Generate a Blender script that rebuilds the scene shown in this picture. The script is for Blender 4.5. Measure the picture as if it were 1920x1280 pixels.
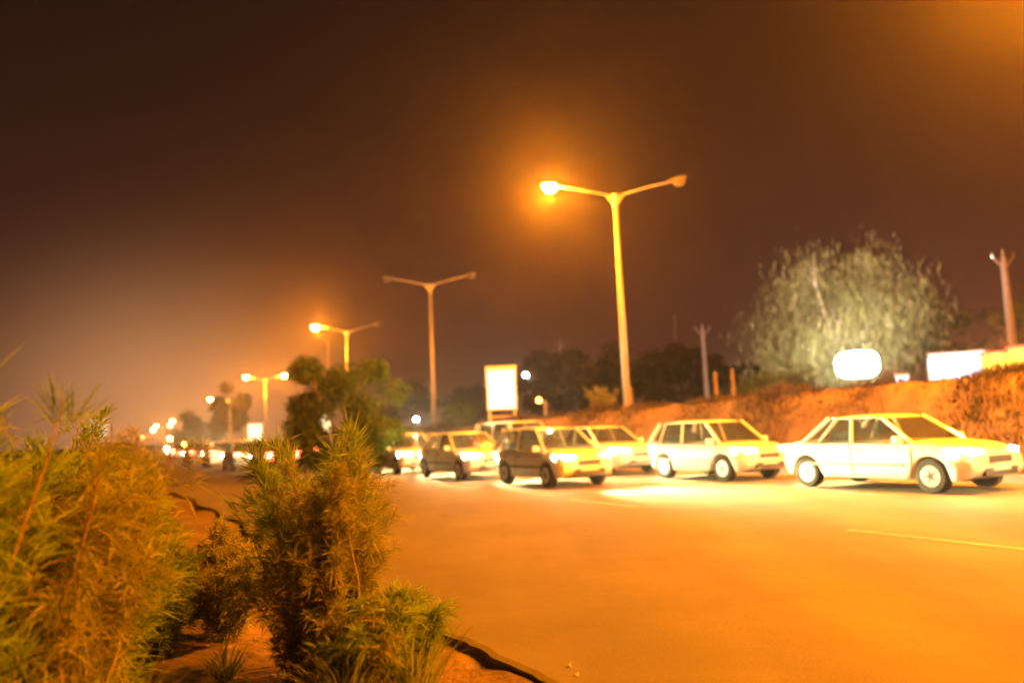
import bpy, math, random
import numpy as np
from mathutils import Vector, Matrix

for o in list(bpy.data.objects): bpy.data.objects.remove(o)
S = bpy.context.scene
COL = S.collection
rnd = random.Random(7)
R = math.radians

# ------------------------------------------------------------------ camera, world, light, exposure
EYE = 1.5
FPX = 1500.0                       # focal length in pixels of a 1920 wide picture
PITCH, ROLL = 6.2, 2.5
cam_d = bpy.data.cameras.new('camera'); cam = bpy.data.objects.new('camera', cam_d); COL.objects.link(cam)
cam_d.sensor_width = 36; cam_d.lens = FPX/1920*36
cam_d.clip_start = 0.05; cam_d.clip_end = 5000
CAMROT = Matrix.Rotation(R(90+PITCH), 3, 'X') @ Matrix.Rotation(R(-ROLL), 3, 'Z')
cam.matrix_world = Matrix.Translation((0, 0, EYE)) @ CAMROT.to_4x4()
cam_d.dof.use_dof = True; cam_d.dof.focus_distance = 6.5; cam_d.dof.aperture_fstop = 0.6
cam_d.dof.aperture_blades = 7
S.camera = cam

S.view_settings.view_transform = 'Standard'; S.view_settings.look = 'None'
S.view_settings.gamma = 1; S.view_settings.exposure = 3.0
EXP = 8.0

W = bpy.data.worlds.new('World'); S.world = W; W.use_nodes = True
nt = W.node_tree; nt.nodes.clear(); N = nt.nodes.new; LK = nt.links.new
wo = N('ShaderNodeOutputWorld')
sky = N('ShaderNodeTexSky'); sky.sky_type = 'NISHITA'; sky.sun_disc = False
sky.sun_elevation = R(-8); sky.sun_rotation = R(150)
bg1 = N('ShaderNodeBackground'); bg1.inputs['Strength'].default_value = 0.05
LK(sky.outputs[0], bg1.inputs['Color'])
tc = N('ShaderNodeTexCoord'); sep = N('ShaderNodeSeparateXYZ'); LK(tc.outputs['Generated'], sep.inputs[0])
# city glow: brown night sky, brighter near the horizon, brightest over the town down the road
ramp = N('ShaderNodeValToRGB'); LK(sep.outputs['Z'], ramp.inputs[0])
cr = ramp.color_ramp
def put(pos, c):
    e = cr.elements.new(pos); e.color = (*[v/EXP for v in c], 1)
cr.elements[0].position = 0.0; cr.elements[0].color = (.085/EXP, .025/EXP, .0115/EXP, 1)
cr.elements[1].position = 1.0; cr.elements[1].color = (.007/EXP, .003/EXP, .002/EXP, 1)
put(.10, (.066, .020, .0115)); put(.22, (.040, .0125, .0085)); put(.38, (.021, .0075, .0050)); put(.60, (.010, .004, .003))
# glow over the town
dv = N('ShaderNodeVectorMath'); dv.operation = 'DOT_PRODUCT'
g = Vector((-.415, .91, -0.02)).normalized(); dv.inputs[1].default_value = g
LK(tc.outputs['Generated'], dv.inputs[0])
mr = N('ShaderNodeMapRange'); mr.inputs['From Min'].default_value = .93; mr.inputs['From Max'].default_value = 1
LK(dv.outputs['Value'], mr.inputs['Value'])
pw = N('ShaderNodeMath'); pw.operation = 'POWER'; pw.inputs[1].default_value = 5; LK(mr.outputs[0], pw.inputs[0])
bg2 = N('ShaderNodeBackground'); LK(ramp.outputs[0], bg2.inputs['Color'])
bg3 = N('ShaderNodeBackground'); bg3.inputs['Color'].default_value = (.62, .28, .115, 1)
m3 = N('ShaderNodeMath'); m3.operation = 'MULTIPLY'; m3.inputs[1].default_value = 1.0/EXP; LK(pw.outputs[0], m3.inputs[0])
LK(m3.outputs[0], bg3.inputs['Strength'])
a1 = N('ShaderNodeAddShader'); a2 = N('ShaderNodeAddShader')
LK(bg1.outputs[0], a1.inputs[0]); LK(bg2.outputs[0], a1.inputs[1]); LK(a1.outputs[0], a2.inputs[0]); LK(bg3.outputs[0], a2.inputs[1])
LK(a2.outputs[0], wo.inputs['Surface'])

# ------------------------------------------------------------------ frame of reference
A = R(28.0)
U = Vector((-math.sin(A), math.cos(A), 0))      # down the road
L = Vector((math.cos(A), math.sin(A), 0))       # across the road, to the right
def rd(t, l, z=0): return U*t + L*l + Vector((0, 0, z))
def at(px, py, depth):
    """world point seen at photo pixel (1920 wide) at a given distance along the camera axis"""
    v = CAMROT @ Vector(((px-960)/FPX, -(py-640)/FPX, -1.0))
    return Vector((0, 0, EYE)) + v*depth
def tl(p): return p.dot(U), p.dot(L)
def bank_top(t): return 2.2 - .5*min(max((t-14)/30, 0), 1) - .3*min(max((t-60)/120, 0), 1)
def height(t, l):
    if l < 2.4: return -.10 + .05*math.sin(t*.9+l)*math.cos(l*1.3) if l > -40 else -.1
    if l < 16.2: return -.05
    bt = bank_top(t); w = 1.9
    if l < 16.2+w:
        k = (l-16.2)/w; k = k*k*(3-2*k); return -.05 + (bt+.05)*k
    return bt

# ------------------------------------------------------------------ helpers
class MB:
    def __init__(s): s.v = []; s.f = []
    def add(s, vs, fs):
        o = len(s.v); s.v += [tuple(v) for v in vs]; s.f += [tuple(i+o for i in f) for f in fs]; return s
    def box(s, c, d, rz=0, top=1.0):
        x, y, z = [q/2 for q in d]; m = Matrix.Rotation(rz, 3, 'Z'); c = Vector(c)
        vs = [c + m @ Vector((sx*x*(top if sz > 0 else 1), sy*y*(top if sz > 0 else 1), sz*z)) for sz in (-1, 1) for sx, sy in ((-1,-1),(1,-1),(1,1),(-1,1))]
        return s.add(vs, [(3,2,1,0),(4,5,6,7),(0,1,5,4),(1,2,6,5),(2,3,7,6),(3,0,4,7)])
    def tube(s, pts, rs, n=8, caps=True):
        pts = [Vector(p) for p in pts]
        if not hasattr(rs, '__len__'): rs = [rs]*len(pts)
        o = len(s.v); vs = []; up = None
        for i, p in enumerate(pts):
            d = (pts[min(i+1, len(pts)-1)] - pts[max(i-1, 0)]).normalized()
            if up is None: up = Vector((1,0,0)) if abs(d.x) < .8 else Vector((0,1,0))
            a = d.cross(up).normalized(); b = d.cross(a).normalized(); up = b.cross(d) if False else up
            for k in range(n):
                th = 2*math.pi*k/n; vs.append(p + (a*math.cos(th)+b*math.sin(th))*rs[i])
        fs = [(i*n+k, i*n+(k+1)%n, (i+1)*n+(k+1)%n, (i+1)*n+k) for i in range(len(pts)-1) for k in range(n)]
        if caps: fs += [tuple(range(n-1, -1, -1)), tuple((len(pts)-1)*n+k for k in range(n))]
        return s.add(vs, fs)
    def build(s, name, m, parent=None, smooth=False, loc=None):
        me = bpy.data.meshes.new(name); me.from_pydata(s.v, [], s.f)
        if smooth: me.polygons.foreach_set('use_smooth', [True]*len(me.polygons))
        me.materials.append(m); me.update()
        return link(me, name, parent, loc)
def link(me, name, parent=None, loc=None):
    o = bpy.data.objects.new(name, me); COL.objects.link(o)
    if parent: o.parent = parent
    if loc is not None: o.location = loc
    return o
def tag(o, label=None, cat=None, group=None, kind=None):
    for k, v in (('label', label), ('category', cat), ('group', group), ('kind', kind)):
        if v: o[k] = v
    return o
def empty(name, loc, rz=0, label=None, cat=None, group=None):
    o = bpy.data.objects.new(name, None); COL.objects.link(o); o.location = loc; o.rotation_euler = (0, 0, rz)
    return tag(o, label, cat, group)
def copy_tree(o, parent=None):
    c = o.copy(); COL.objects.link(c); c.parent = parent
    for ch in [x for x in bpy.data.objects if x.parent == o and x != c]: copy_tree(ch, c)
    return c

def mat(name, col, rough=.6, metal=0, noise=None, bump=0, coat=0, trans=0):
    m = bpy.data.materials.new(name); m.use_nodes = True; t = m.node_tree; b = t.nodes['Principled BSDF']
    b.inputs['Base Color'].default_value = (*col, 1); b.inputs['Roughness'].default_value = rough; b.inputs['Metallic'].default_value = metal
    b.inputs['Coat Weight'].default_value = coat; b.inputs['Transmission Weight'].default_value = trans
    if noise:
        sc, c2 = noise
        co = t.nodes.new('ShaderNodeTexCoord')
        n1 = t.nodes.new('ShaderNodeTexNoise'); n1.inputs['Scale'].default_value = sc; n1.inputs['Detail'].default_value = 8; n1.inputs['Roughness'].default_value = .65
        t.links.new(co.outputs['Object'], n1.inputs['Vector'])
        r = t.nodes.new('ShaderNodeValToRGB'); r.color_ramp.elements[0].position = .32; r.color_ramp.elements[1].position = .68
        r.color_ramp.elements[0].color = (*col, 1); r.color_ramp.elements[1].color = (*c2, 1)
        t.links.new(n1.outputs[0], r.inputs[0]); t.links.new(r.outputs[0], b.inputs['Base Color'])
        if bump:
            bp = t.nodes.new('ShaderNodeBump'); bp.inputs['Strength'].default_value = bump; bp.inputs['Distance'].default_value = .05
            n2 = t.nodes.new('ShaderNodeTexNoise'); n2.inputs['Scale'].default_value = sc*6; n2.inputs['Detail'].default_value = 6
            t.links.new(co.outputs['Object'], n2.inputs['Vector']); t.links.new(n2.outputs[0], bp.inputs['Height']); t.links.new(bp.outputs[0], b.inputs['Normal'])
    return m
def emit(name, col, strength):
    m = bpy.data.materials.new(name); m.use_nodes = True; t = m.node_tree; t.nodes.clear()
    e = t.nodes.new('ShaderNodeEmission'); e.inputs[0].default_value = (*col, 1); e.inputs[1].default_value = strength/EXP
    o = t.nodes.new('ShaderNodeOutputMaterial'); t.links.new(e.outputs[0], o.inputs[0]); return m
def leafmat(name, c1, c2, sc=3.0, tr=.45):
    m = bpy.data.materials.new(name); m.use_nodes = True; t = m.node_tree; t.nodes.clear(); n = t.nodes.new
    co = n('ShaderNodeTexCoord'); no = n('ShaderNodeTexNoise'); no.inputs['Scale'].default_value = sc; no.inputs['Detail'].default_value = 3
    t.links.new(co.outputs['Object'], no.inputs['Vector'])
    geo = n('ShaderNodeNewGeometry'); mx = n('ShaderNodeMath'); mx.operation = 'MULTIPLY_ADD'; mx.inputs[1].default_value = .5; mx.inputs[2].default_value = -.25
    t.links.new(geo.outputs['Random Per Island'], mx.inputs[0])
    ad = n('ShaderNodeMath'); t.links.new(no.outputs[0], ad.inputs[0]); t.links.new(mx.outputs[0], ad.inputs[1])
    r = n('ShaderNodeValToRGB'); r.color_ramp.elements[0].position = .3; r.color_ramp.elements[1].position = .7
    r.color_ramp.elements[0].color = (*c1, 1); r.color_ramp.elements[1].color = (*c2, 1); t.links.new(ad.outputs[0], r.inputs[0])
    d = n('ShaderNodeBsdfDiffuse'); tb = n('ShaderNodeBsdfTranslucent'); mi = n('ShaderNodeMixShader'); mi.inputs[0].default_value = tr
    t.links.new(r.outputs[0], d.inputs[0]); t.links.new(r.outputs[0], tb.inputs[0])
    t.links.new(d.outputs[0], mi.inputs[1]); t.links.new(tb.outputs[0], mi.inputs[2])
    o = n('ShaderNodeOutputMaterial'); t.links.new(mi.outputs[0], o.inputs[0]); return m

def carglass():
    m = bpy.data.materials.new('car_glass'); m.use_nodes = True; t = m.node_tree; b = t.nodes['Principled BSDF']
    b.inputs['Base Color'].default_value = (.05, .06, .055, 1); b.inputs['Roughness'].default_value = .06
    tr = t.nodes.new('ShaderNodeBsdfTransparent'); tr.inputs[0].default_value = (.62, .68, .64, 1); mi = t.nodes.new('ShaderNodeMixShader'); mi.inputs[0].default_value = .28
    t.links.new(tr.outputs[0], mi.inputs[1]); t.links.new(b.outputs[0], mi.inputs[2]); t.links.new(mi.outputs[0], t.nodes['Material Output'].inputs['Surface']); return m
def wear(m):
    t = m.node_tree; b = t.nodes['Principled BSDF']; src = b.inputs['Base Color'].links[0].from_socket; n = t.nodes.new
    co = n('ShaderNodeTexCoord'); mp = n('ShaderNodeMapping'); mp.inputs['Rotation'].default_value = (0, 0, -R(28)); mp.inputs['Scale'].default_value = (.55, .06, 1)
    no = n('ShaderNodeTexNoise'); no.inputs['Scale'].default_value = 1; no.inputs['Detail'].default_value = 4
    r = n('ShaderNodeMapRange'); r.inputs['From Min'].default_value = .3; r.inputs['From Max'].default_value = .7; r.inputs['To Min'].default_value = .68; r.inputs['To Max'].default_value = 1.22
    f = n('ShaderNodeTexNoise'); f.inputs['Scale'].default_value = 55; f.inputs['Detail'].default_value = 3
    r2 = n('ShaderNodeMapRange'); r2.inputs['From Min'].default_value = .3; r2.inputs['From Max'].default_value = .7; r2.inputs['To Min'].default_value = .8; r2.inputs['To Max'].default_value = 1.2
    mu = n('ShaderNodeMath'); mu.operation = 'MULTIPLY'; mx = n('ShaderNodeVectorMath'); mx.operation = 'SCALE'
    k = t.links.new; k(co.outputs['Object'], mp.inputs['Vector']); k(mp.outputs[0], no.inputs['Vector']); k(no.outputs[0], r.inputs['Value']); k(co.outputs['Object'], f.inputs['Vector']); k(f.outputs[0], r2.inputs['Value'])
    k(r.outputs[0], mu.inputs[0]); k(r2.outputs[0], mu.inputs[1]); k(src, mx.inputs[0]); k(mu.outputs[0], mx.inputs['Scale']); k(mx.outputs[0], b.inputs['Base Color']); return m
SODIUM = (1, .25, .004)
M = dict(
    asphalt=mat('asphalt', (.083, .077, .048), .85, noise=(.35, (.130, .120, .075)), bump=.25),
    asphalt_up=mat('asphalt_up', (.06, .06, .06), .8, noise=(.5, (.10, .10, .095)), bump=.2),
    soil=mat('soil', (.085, .056, .035), .95, noise=(1.6, (.21, .15, .095)), bump=.7),
    paint_line=mat('paint_line', (.32, .31, .26), .7, noise=(6, (.15, .145, .13)), bump=.1),
    galv=mat('galvanised_steel', (.50, .50, .50), .45, .3, noise=(3, (.38, .38, .38)), bump=.05),
    lampcase=mat('lamp_case', (.16, .16, .16), .5, .2),
    glass_off=mat('lamp_glass_off', (.13, .13, .12), .2),
    pole_concrete=mat('pole_concrete', (.26, .24, .25), .85, noise=(5, (.17, .16, .165)), bump=.3),
    concrete=mat('concrete', (.30, .285, .265), .85, noise=(5, (.20, .19, .18)), bump=.3),
    bark=mat('bark', (.11, .08, .06), .9, noise=(9, (.25, .20, .16)), bump=.6),
    palebark=mat('pale_bark', (.32, .26, .21), .9, noise=(7, (.20, .16, .12)), bump=.5),
    twig=mat('twig', (.14, .10, .05), .85, noise=(20, (.22, .17, .09))),
    white=mat('white_car_paint', (.80, .80, .78), .28, coat=.8),
    silver=mat('silver_car_paint', (.48, .49, .50), .32, .35, coat=.8),
    red=mat('maroon_car_paint', (.26, .03, .025), .3, coat=.8),
    grey=mat('grey_car_paint', (.17, .175, .18), .3, .2, coat=.8),
    glass=carglass(),
    seat=mat('seat_fabric', (.20, .18, .16), .9),
    rubber=mat('tyre_rubber', (.025, .025, .025), .85),
    alloy=mat('wheel_alloy', (.55, .55, .55), .35, .7),
    trim=mat('black_trim', (.03, .03, .03), .5),
    plate=mat('plate_white', (.6, .6, .56), .5),
    metal_dark=mat('dark_metal', (.07, .07, .07), .5, .4),
    red_board=mat('red_board', (.45, .04, .02), .5),
    orange_fence=mat('rust_iron', (.28, .12, .06), .8, noise=(8, (.16, .07, .04)), bump=.2),
    lens_orange=mat('orange_lens', (.8, .3, .03), .25),
    e_sodium=emit('lit_sodium_glass', (1, .25, .012), 3000),
    e_sodium_far=emit('lit_far_sodium_glass', (1, .30, .02), 2500),
    e_white_lamp=emit('lit_white_glass', (.80, .92, 1), 700),
    e_amber=emit('lit_amber_glass', (1, .30, .03), 40),
    e_head=emit('lit_headlight', (1, .80, .38), 500),
    e_tail=emit('lit_tail_light', (1, .07, .03), 60),
    e_ind=emit('lit_indicator', (1, .42, .05), 22),
    e_panel=emit('lit_sign_face', (1, .80, .50), 3.2),
    e_panel2=emit('lit_far_board_face', (1, .74, .36), 3.5),
    e_panel3=emit('lit_dim_board_face', (1, .70, .38), .9),
    e_flood=emit('lit_flood_glass', (1, .92, .60), 90),
    e_shop=emit('lit_white_fascia', (.93, .90, 1), 3.2),
    e_yellow=emit('lit_yellow_tube', (1, .72, .05), 4.0),
    e_redneon=emit('lit_red_tube', (1, .06, .03), 5.0),
    leaf_dry=leafmat('leaf_dry', (.13, .15, .03), (.36, .37, .07), 6),
    leaf_olive=leafmat('leaf_olive', (.10, .17, .02), (.28, .42, .05), 5),
    leaf_grass=leafmat('leaf_grass', (.15, .20, .03), (.38, .44, .08), 4),
    leaf_bank=leafmat('leaf_bank', (.03, .024, .01), (.12, .095, .03), 1.0),
    leaf_green=leafmat('leaf_green', (.035, .075, .014), (.11, .17, .035), .7),
    leaf_pale=leafmat('leaf_pale', (.10, .11, .045), (.24, .23, .11), .35, .4),
    leaf_dark=leafmat('leaf_dark', (.02, .03, .012), (.05, .06, .02), .5),
)

# ------------------------------------------------------------------ ground, road
wear(M['asphalt'])
def sheet(name, ts, ls, zf, m, label, cat):
    vs = [rd(t, l, zf(t, l)) for t in ts for l in ls]; n = len(ls)
    fs = [(i*n+j, i*n+j+1, (i+1)*n+j+1, (i+1)*n+j) for i in range(len(ts)-1) for j in range(n-1)]
    o = MB().add(vs, fs).build(name, m, smooth=True); return tag(o, label, cat, kind='structure')
ts_g = [-120, -60, -30, -15, -8] + [-4+.35*i for i in range(80)] + [26, 30, 36, 44, 54, 66, 80, 100, 130, 170, 240, 340, 500, 800, 1400, 2500]
ls_g = [-1500, -600, -200, -80, -40, -20, -12, -8] + [-6+.3*i for i in range(29)] + [2.55, 2.8, 6, 12, 15.9] + [16.2+.19*i for i in range(11)] + [18.6, 19.5, 22, 26, 32, 45, 70, 120, 250, 600, 1500]
grn = random.Random(3)
def gz(t, l):
    z = height(t, l)
    if 16.3 < l < 18.5: z += grn.uniform(-.06, .06)
    elif -7 < l < 2.45 and t < 24: z += grn.uniform(-.022, .022)
    return z
sheet('ground', ts_g, ls_g, gz, M['soil'], 'sandy reddish soil of the verge and raised bank beside the road', 'ground')
# road slab with a broken near edge standing a few centimetres above the soil
rr = random.Random(11)
ts_r = [-120, -60, -30, -12] + [-4+.12*i for i in range(240)] + [25+3*i for i in range(30)] + [125, 160, 220, 320, 500, 800, 1400, 2400]
vs = []; fs = []; e = 0
for t in ts_r:
    e = e*.90 + rr.uniform(-.026, .026); l0 = 2.42 + e + .06*math.sin(t*1.7)
    for l, z in ((l0-.02, -.14), (l0, -.012), (l0+.05, 0), (5, .0), (9, .0), (13, 0), (16.15, 0), (16.15, -.2)): vs.append(rd(t, l, z))
for i in range(len(ts_r)-1):
    for j in range(7): fs.append((i*8+j, i*8+j+1, (i+1)*8+j+1, (i+1)*8+j))
tag(MB().add(vs, fs).build('road', M['asphalt']), 'wide asphalt road with a broken near edge under orange light', 'road', kind='structure')
mk = MB()
for l, t0, ln, gap in ((8.75, 5.0, 2.4, 4.5), (12.9, 9.6, 2.4, 4.5)):
    for k in range(-1, 26):
        a = t0 + k*(ln+gap); vs = [rd(a, l-.06, .005), rd(a, l+.06, .005), rd(a+ln, l+.06, .005), rd(a+ln, l-.06, .005)]
        mk.add(vs, [(0, 1, 2, 3)])
tag(mk.build('lane_marking', M['paint_line']), 'worn pale dashed lane lines painted on the asphalt', 'road marking', kind='structure')
# kerb at the foot of the bank (real step) and the upper carriageway
kb = MB()
for k in range(120):
    a = -20+k*1.5; kb.add([rd(a+.01, 16.15, -.1), rd(a+.01, 16.35, -.1), rd(a+1.49, 16.35, -.1), rd(a+1.49, 16.15, -.1),
        rd(a+.01, 16.17, .16), rd(a+.01, 16.33, .16), rd(a+1.49, 16.33, .16), rd(a+1.49, 16.17, .16)], [(3,2,1,0),(4,5,6,7),(0,1,5,4),(1,2,6,5),(2,3,7,6),(3,0,4,7)])
tag(kb.build('kerb', M['concrete']), 'concrete kerb stones along the foot of the raised bank', 'kerb', kind='structure')
vs = []; ts_u = [-60, -20, 0, 14, 24, 34, 44, 60, 90, 120, 180, 300, 600, 1200]
for t in ts_u:
    for l in (22, 31): vs.append(rd(t, l, bank_top(t)+.03))
tag(MB().add(vs, [(2*i, 2*i+1, 2*i+3, 2*i+2) for i in range(len(ts_u)-1)]).build('upper_road', M['asphalt_up']), 'second carriageway on the raised ground beyond the bank', 'road', kind='structure')

# ------------------------------------------------------------------ foliage
def leaf_mesh(name, P, D, Nn, Lh, Wd, m, parent=None, loc=None, bend=.0):
    """P base points, D directions, Nn side vectors, arrays; each leaf a slender kite bent by gravity"""
    n = len(P)
    tip = P + D*Lh[:, None]; tip[:, 2] -= bend*Lh
    mid = P + D*(Lh*.45)[:, None]; mid[:, 2] -= bend*Lh*.2
    a = mid + Nn*Wd[:, None]*.5; b = mid - Nn*Wd[:, None]*.5
    V = np.empty((n*4, 3)); V[0::4] = P; V[1::4] = a; V[2::4] = tip; V[3::4] = b
    me = bpy.data.meshes.new(name); me.vertices.add(n*4); me.vertices.foreach_set('co', V.ravel())
    me.loops.add(n*4); me.loops.foreach_set('vertex_index', np.arange(n*4, dtype=np.int32))
    me.polygons.add(n); me.polygons.foreach_set('loop_start', np.arange(0, n*4, 4, dtype=np.int32)); me.polygons.foreach_set('loop_total', np.full(n, 4, dtype=np.int32))
    me.materials.append(m); me.update(calc_edges=True)
    return link(me, name, parent, loc)
def unit(a): return a/np.maximum(np.linalg.norm(a, axis=1), 1e-6)[:, None]

def shrub(name, base, h, spread, nstem, nleaf, ll, lw, lm, label, cat, seed, group=None, low=.12, up=.55, plume=0, droop=.25, lean=(0, 0)):
    r = np.random.RandomState(seed); root = empty(name, base, 0, label, cat, group)
    st = MB(); P = []; D = []
    for s in range(nstem):
        az = r.rand()*2*math.pi; out = spread*math.sqrt(r.rand()); hh = h*(.62+.42*r.rand())
        pts = []; b0 = Vector((math.cos(az), math.sin(az), 0))*out*.25
        wob = r.randn(2)*.04
        for k in range(7):
            q = k/6; p = b0 + Vector((math.cos(az), math.sin(az), 0))*out*(q**1.3)*.85 + Vector((lean[0]*q*q + wob[0]*math.sin(q*5), lean[1]*q*q + wob[1]*math.sin(q*4), hh*(q - .10*q*q*out/max(spread, .01))))
            pts.append(p)
        st.tube(pts, [.009*(1-.8*k/6)*max(h, .7) for k in range(7)], 4, False)
        pa = np.array([tuple(p) for p in pts])
        nl = int(nleaf/nstem); q = low + (1-low)*r.rand(nl)**.75
        f = q*6; i = np.clip(f.astype(int), 0, 5); fr = (f-i)[:, None]
        pp = pa[i]*(1-fr) + pa[i+1]*fr; ax = unit(pa[i+1]-pa[i])
        # leaves sit on short twigs: offset clumps
        ntw = 16; tw = r.randn(ntw, 3)*spread*.22; tw[:, 2] *= .6; ti = (q*ntw).astype(int) % ntw
        pp = pp + tw[ti]*r.rand(nl)[:, None]*(.25+.9*q[:, None]*(1-.35*q[:, None]))
        d = unit(r.randn(nl, 3)*.75 + unit(tw)[ti]*.5 + ax*up*1.6)
        P.append(pp); D.append(d)
        for k in range(0, ntw, 3):
            qq = (k+.5)/ntw; kk = min(int(qq*6), 5); p0 = pts[kk]
            st.tube([p0, p0+Vector(tw[k])*.8], [.0035, .0015], 3, False)
    P = np.concatenate(P); D = np.concatenate(D); n = len(P)
    sd = unit(np.cross(D, r.randn(n, 3)))
    P[:, 2] = np.maximum(P[:, 2], .01)
    leaf_mesh('foliage', P, D, sd, ll*(.6+.8*r.rand(n)), lw*(.7+.6*r.rand(n)), lm, root, None, droop)
    st.build('stem', M['twig'], root)
    return root

def grass_clump(name, base, h, spread, n, w, lm, label, cat, seed, group=None):
    """arching long blades, each a ribbon of four segments"""
    r = random.Random(seed); root = empty(name, base, 0, label, cat, group); mb = MB()
    for _ in range(n):
        az = r.uniform(0, 2*math.pi); d = Vector((math.cos(az), math.sin(az), 0)); sd = Vector((-d.y, d.x, 0))
        b = d*spread*.25*r.random() + sd*r.uniform(-.1, .1)*spread; ln = h*r.uniform(.55, 1.1); th = r.uniform(.15, .75); o = len(mb.v); k = 5
        p = b; ww = w*r.uniform(.6, 1.2); vs = []
        for i in range(k+1):
            q = i/k; ang = th + q*q*r.uniform(.9, 1.5)
            hw = ww*.5*(1-q)**.7*(1 if i else .6)
            vs += [p - sd*hw, p + sd*hw]
            p = p + (d*math.sin(ang)*spread/h*1.0 + Vector((0, 0, math.cos(ang))))*ln/k
        mb.add(vs, [(2*i, 2*i+1, 2*i+3, 2*i+2) for i in range(k)])
    mb.build('blades', lm, root)
    return root

def tree(name, base, h, cw, ch, lm, bm, label, seed, nl=9000, ll=.35, lw=.12, droop=.5, trunk=.18, group=None, weep=False, flat=1.0, nclump=26, cat='tree'):
    """tapered trunk, forked limbs, foliage in clumps around limb ends"""
    r = np.random.RandomState(seed); pr = random.Random(seed); root = empty(name, base, 0, label, cat, group)
    t = MB(); cz = h - ch*.5; fork = max(h-ch*.92, h*.16)
    tp = [Vector((0, 0, 0)), Vector((pr.uniform(-.1, .1)*cw*.1, 0, fork*.5)), Vector((pr.uniform(-.1, .1)*cw*.2, 0, fork))]
    t.tube(tp, [trunk*1.25, trunk, trunk*.8], 9)
    C = []
    for k in range(nclump):
        v = r.randn(3); v /= np.linalg.norm(v); rad = .35+.62*r.rand()**.6
        c = np.array([v[0]*cw*.5*rad, v[1]*cw*.5*rad*flat, cz + v[2]*ch*.5*rad]); c[2] = max(c[2], fork*.75)
        C.append(c)
    for k, c in enumerate(C):
        if k % 2 == 0 or k < 10:
            e2 = Vector(c); m1 = tp[2].lerp(e2, .45) + Vector((pr.uniform(-.4, .4), pr.uniform(-.4, .4), ch*.07))
            t.tube([tp[2]-Vector((0, 0, .15)), m1, e2], [trunk*.45, trunk*.24, trunk*.06], 6, False)
            for j in range(3):
                e3 = e2 + Vector((pr.uniform(-1, 1), pr.uniform(-1, 1), pr.uniform(-.6, .9)))*cw*.10
                t.tube([m1.lerp(e2, .5), e3], [trunk*.10, trunk*.03], 4, False)
    C = np.array(C); per = r.dirichlet(np.ones(nclump)*2.2)
    idx = r.choice(nclump, nl, p=per); sz = (.10+.10*r.rand(nclump))*cw
    g = r.randn(nl, 3); g = g/np.linalg.norm(g, axis=1)[:, None]*(r.rand(nl)**.45)[:, None]
    P = C[idx] + g*sz[idx][:, None]*np.array([1, 1, .8])
    if weep:
        P = C[idx] + g*(r.rand(nl)**.7)[:, None]*sz[idx][:, None]*np.array([1.9, 1.9, 1.6])
        P[:, 2] -= r.rand(nl)**1.5*ch*.26
        D = unit(r.randn(nl, 3)*.28 + np.array([0, 0, -1]))
    else: D = unit(r.randn(nl, 3) + np.array([0, 0, .1]))
    P[:, 2] = np.maximum(P[:, 2], .25)
    sd = unit(np.cross(D, r.randn(nl, 3)))
    leaf_mesh('crown', P, D, sd, ll*(.6+.8*r.rand(nl)), lw*(.7+.6*r.rand(nl)), lm, root, None, 0 if weep else droop*.4)
    t.build('trunk', bm, root, True)
    return root

def ground_at(px, depth, dz=0):
    """point on the terrain below photo column px at that depth"""
    p = at(px, 803-(px-960)*.044, depth); t, l = tl(p); p.z = height(t, l)+dz; return p

# --- foreground verge planting
shrub('shrub', ground_at(622, 5.45), 1.50, .38, 36, 30000, .10, .0055, M['leaf_dry'], 'tall dry brown shrub at the road edge, sharpest of the roadside plants', 'shrub', 5, droop=.3, low=.06, group='shrubs on the verge')
shrub('shrub', ground_at(612, 5.9), 1.78, .60, 12, 4200, .19, .009, M['leaf_olive'], 'thin olive shrub with fanned needle leaves rising behind the tall dry shrub', 'shrub', 6, low=.45, up=.8, droop=.1, group='shrubs on the verge')
grass_clump('grass_clump', ground_at(755, 4.95), .62, .50, 300, .014, M['leaf_grass'], 'green grass clump at the foot of the tall dry shrub beside the broken road edge', 'grass clump', 21, 'grass clumps on the verge')
grass_clump('grass_clump', ground_at(640, 4.75), .50, .45, 240, .013, M['leaf_grass'], 'short grass clump in front of the tall dry shrub', 'grass clump', 22, 'grass clumps on the verge')
shrub('shrub', ground_at(95, 4.3), 1.78, .60, 34, 21000, .16, .007, M['leaf_dry'], 'big rust brown bushy shrub filling the left foreground', 'shrub', 8, droop=.35, low=.05, group='shrubs on the verge')
shrub('shrub', ground_at(205, 4.9), 1.55, .36, 22, 10000, .17, .008, M['leaf_olive'], 'olive green shrub against the right side of the big rust brown shrub', 'shrub', 9, droop=.2, low=.05, group='shrubs on the verge')
shrub('shrub', ground_at(-30, 3.7), 1.98, .36, 12, 3200, .20, .009, M['leaf_olive'], 'tallest olive shrub at the left edge of the picture', 'shrub', 10, low=.3, up=.8, droop=.15, group='shrubs on the verge')
grass_clump('grass_clump', ground_at(190, 3.55), .80, .62, 420, .017, M['leaf_grass'], 'long arching grass clump at the foot of the big rust brown shrub', 'grass clump', 23, 'grass clumps on the verge')
grass_clump('grass_clump', ground_at(20, 3.2), .72, .60, 360, .017, M['leaf_grass'], 'grass clump in the bottom left corner', 'grass clump', 24, 'grass clumps on the verge')
shrub('shrub', ground_at(390, 7.6), .85, .42, 18, 8000, .09, .014, M['leaf_dry'], 'low brown shrub in the gap between the two big shrubs', 'shrub', 12, low=.04, group='shrubs on the verge')
shrub('shrub', ground_at(520, 8.6), .80, .35, 14, 4800, .09, .014, M['leaf_dry'], 'small dry shrub just behind the left side of the tall dry shrub', 'shrub', 13, low=.04, group='shrubs on the verge')
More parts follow.
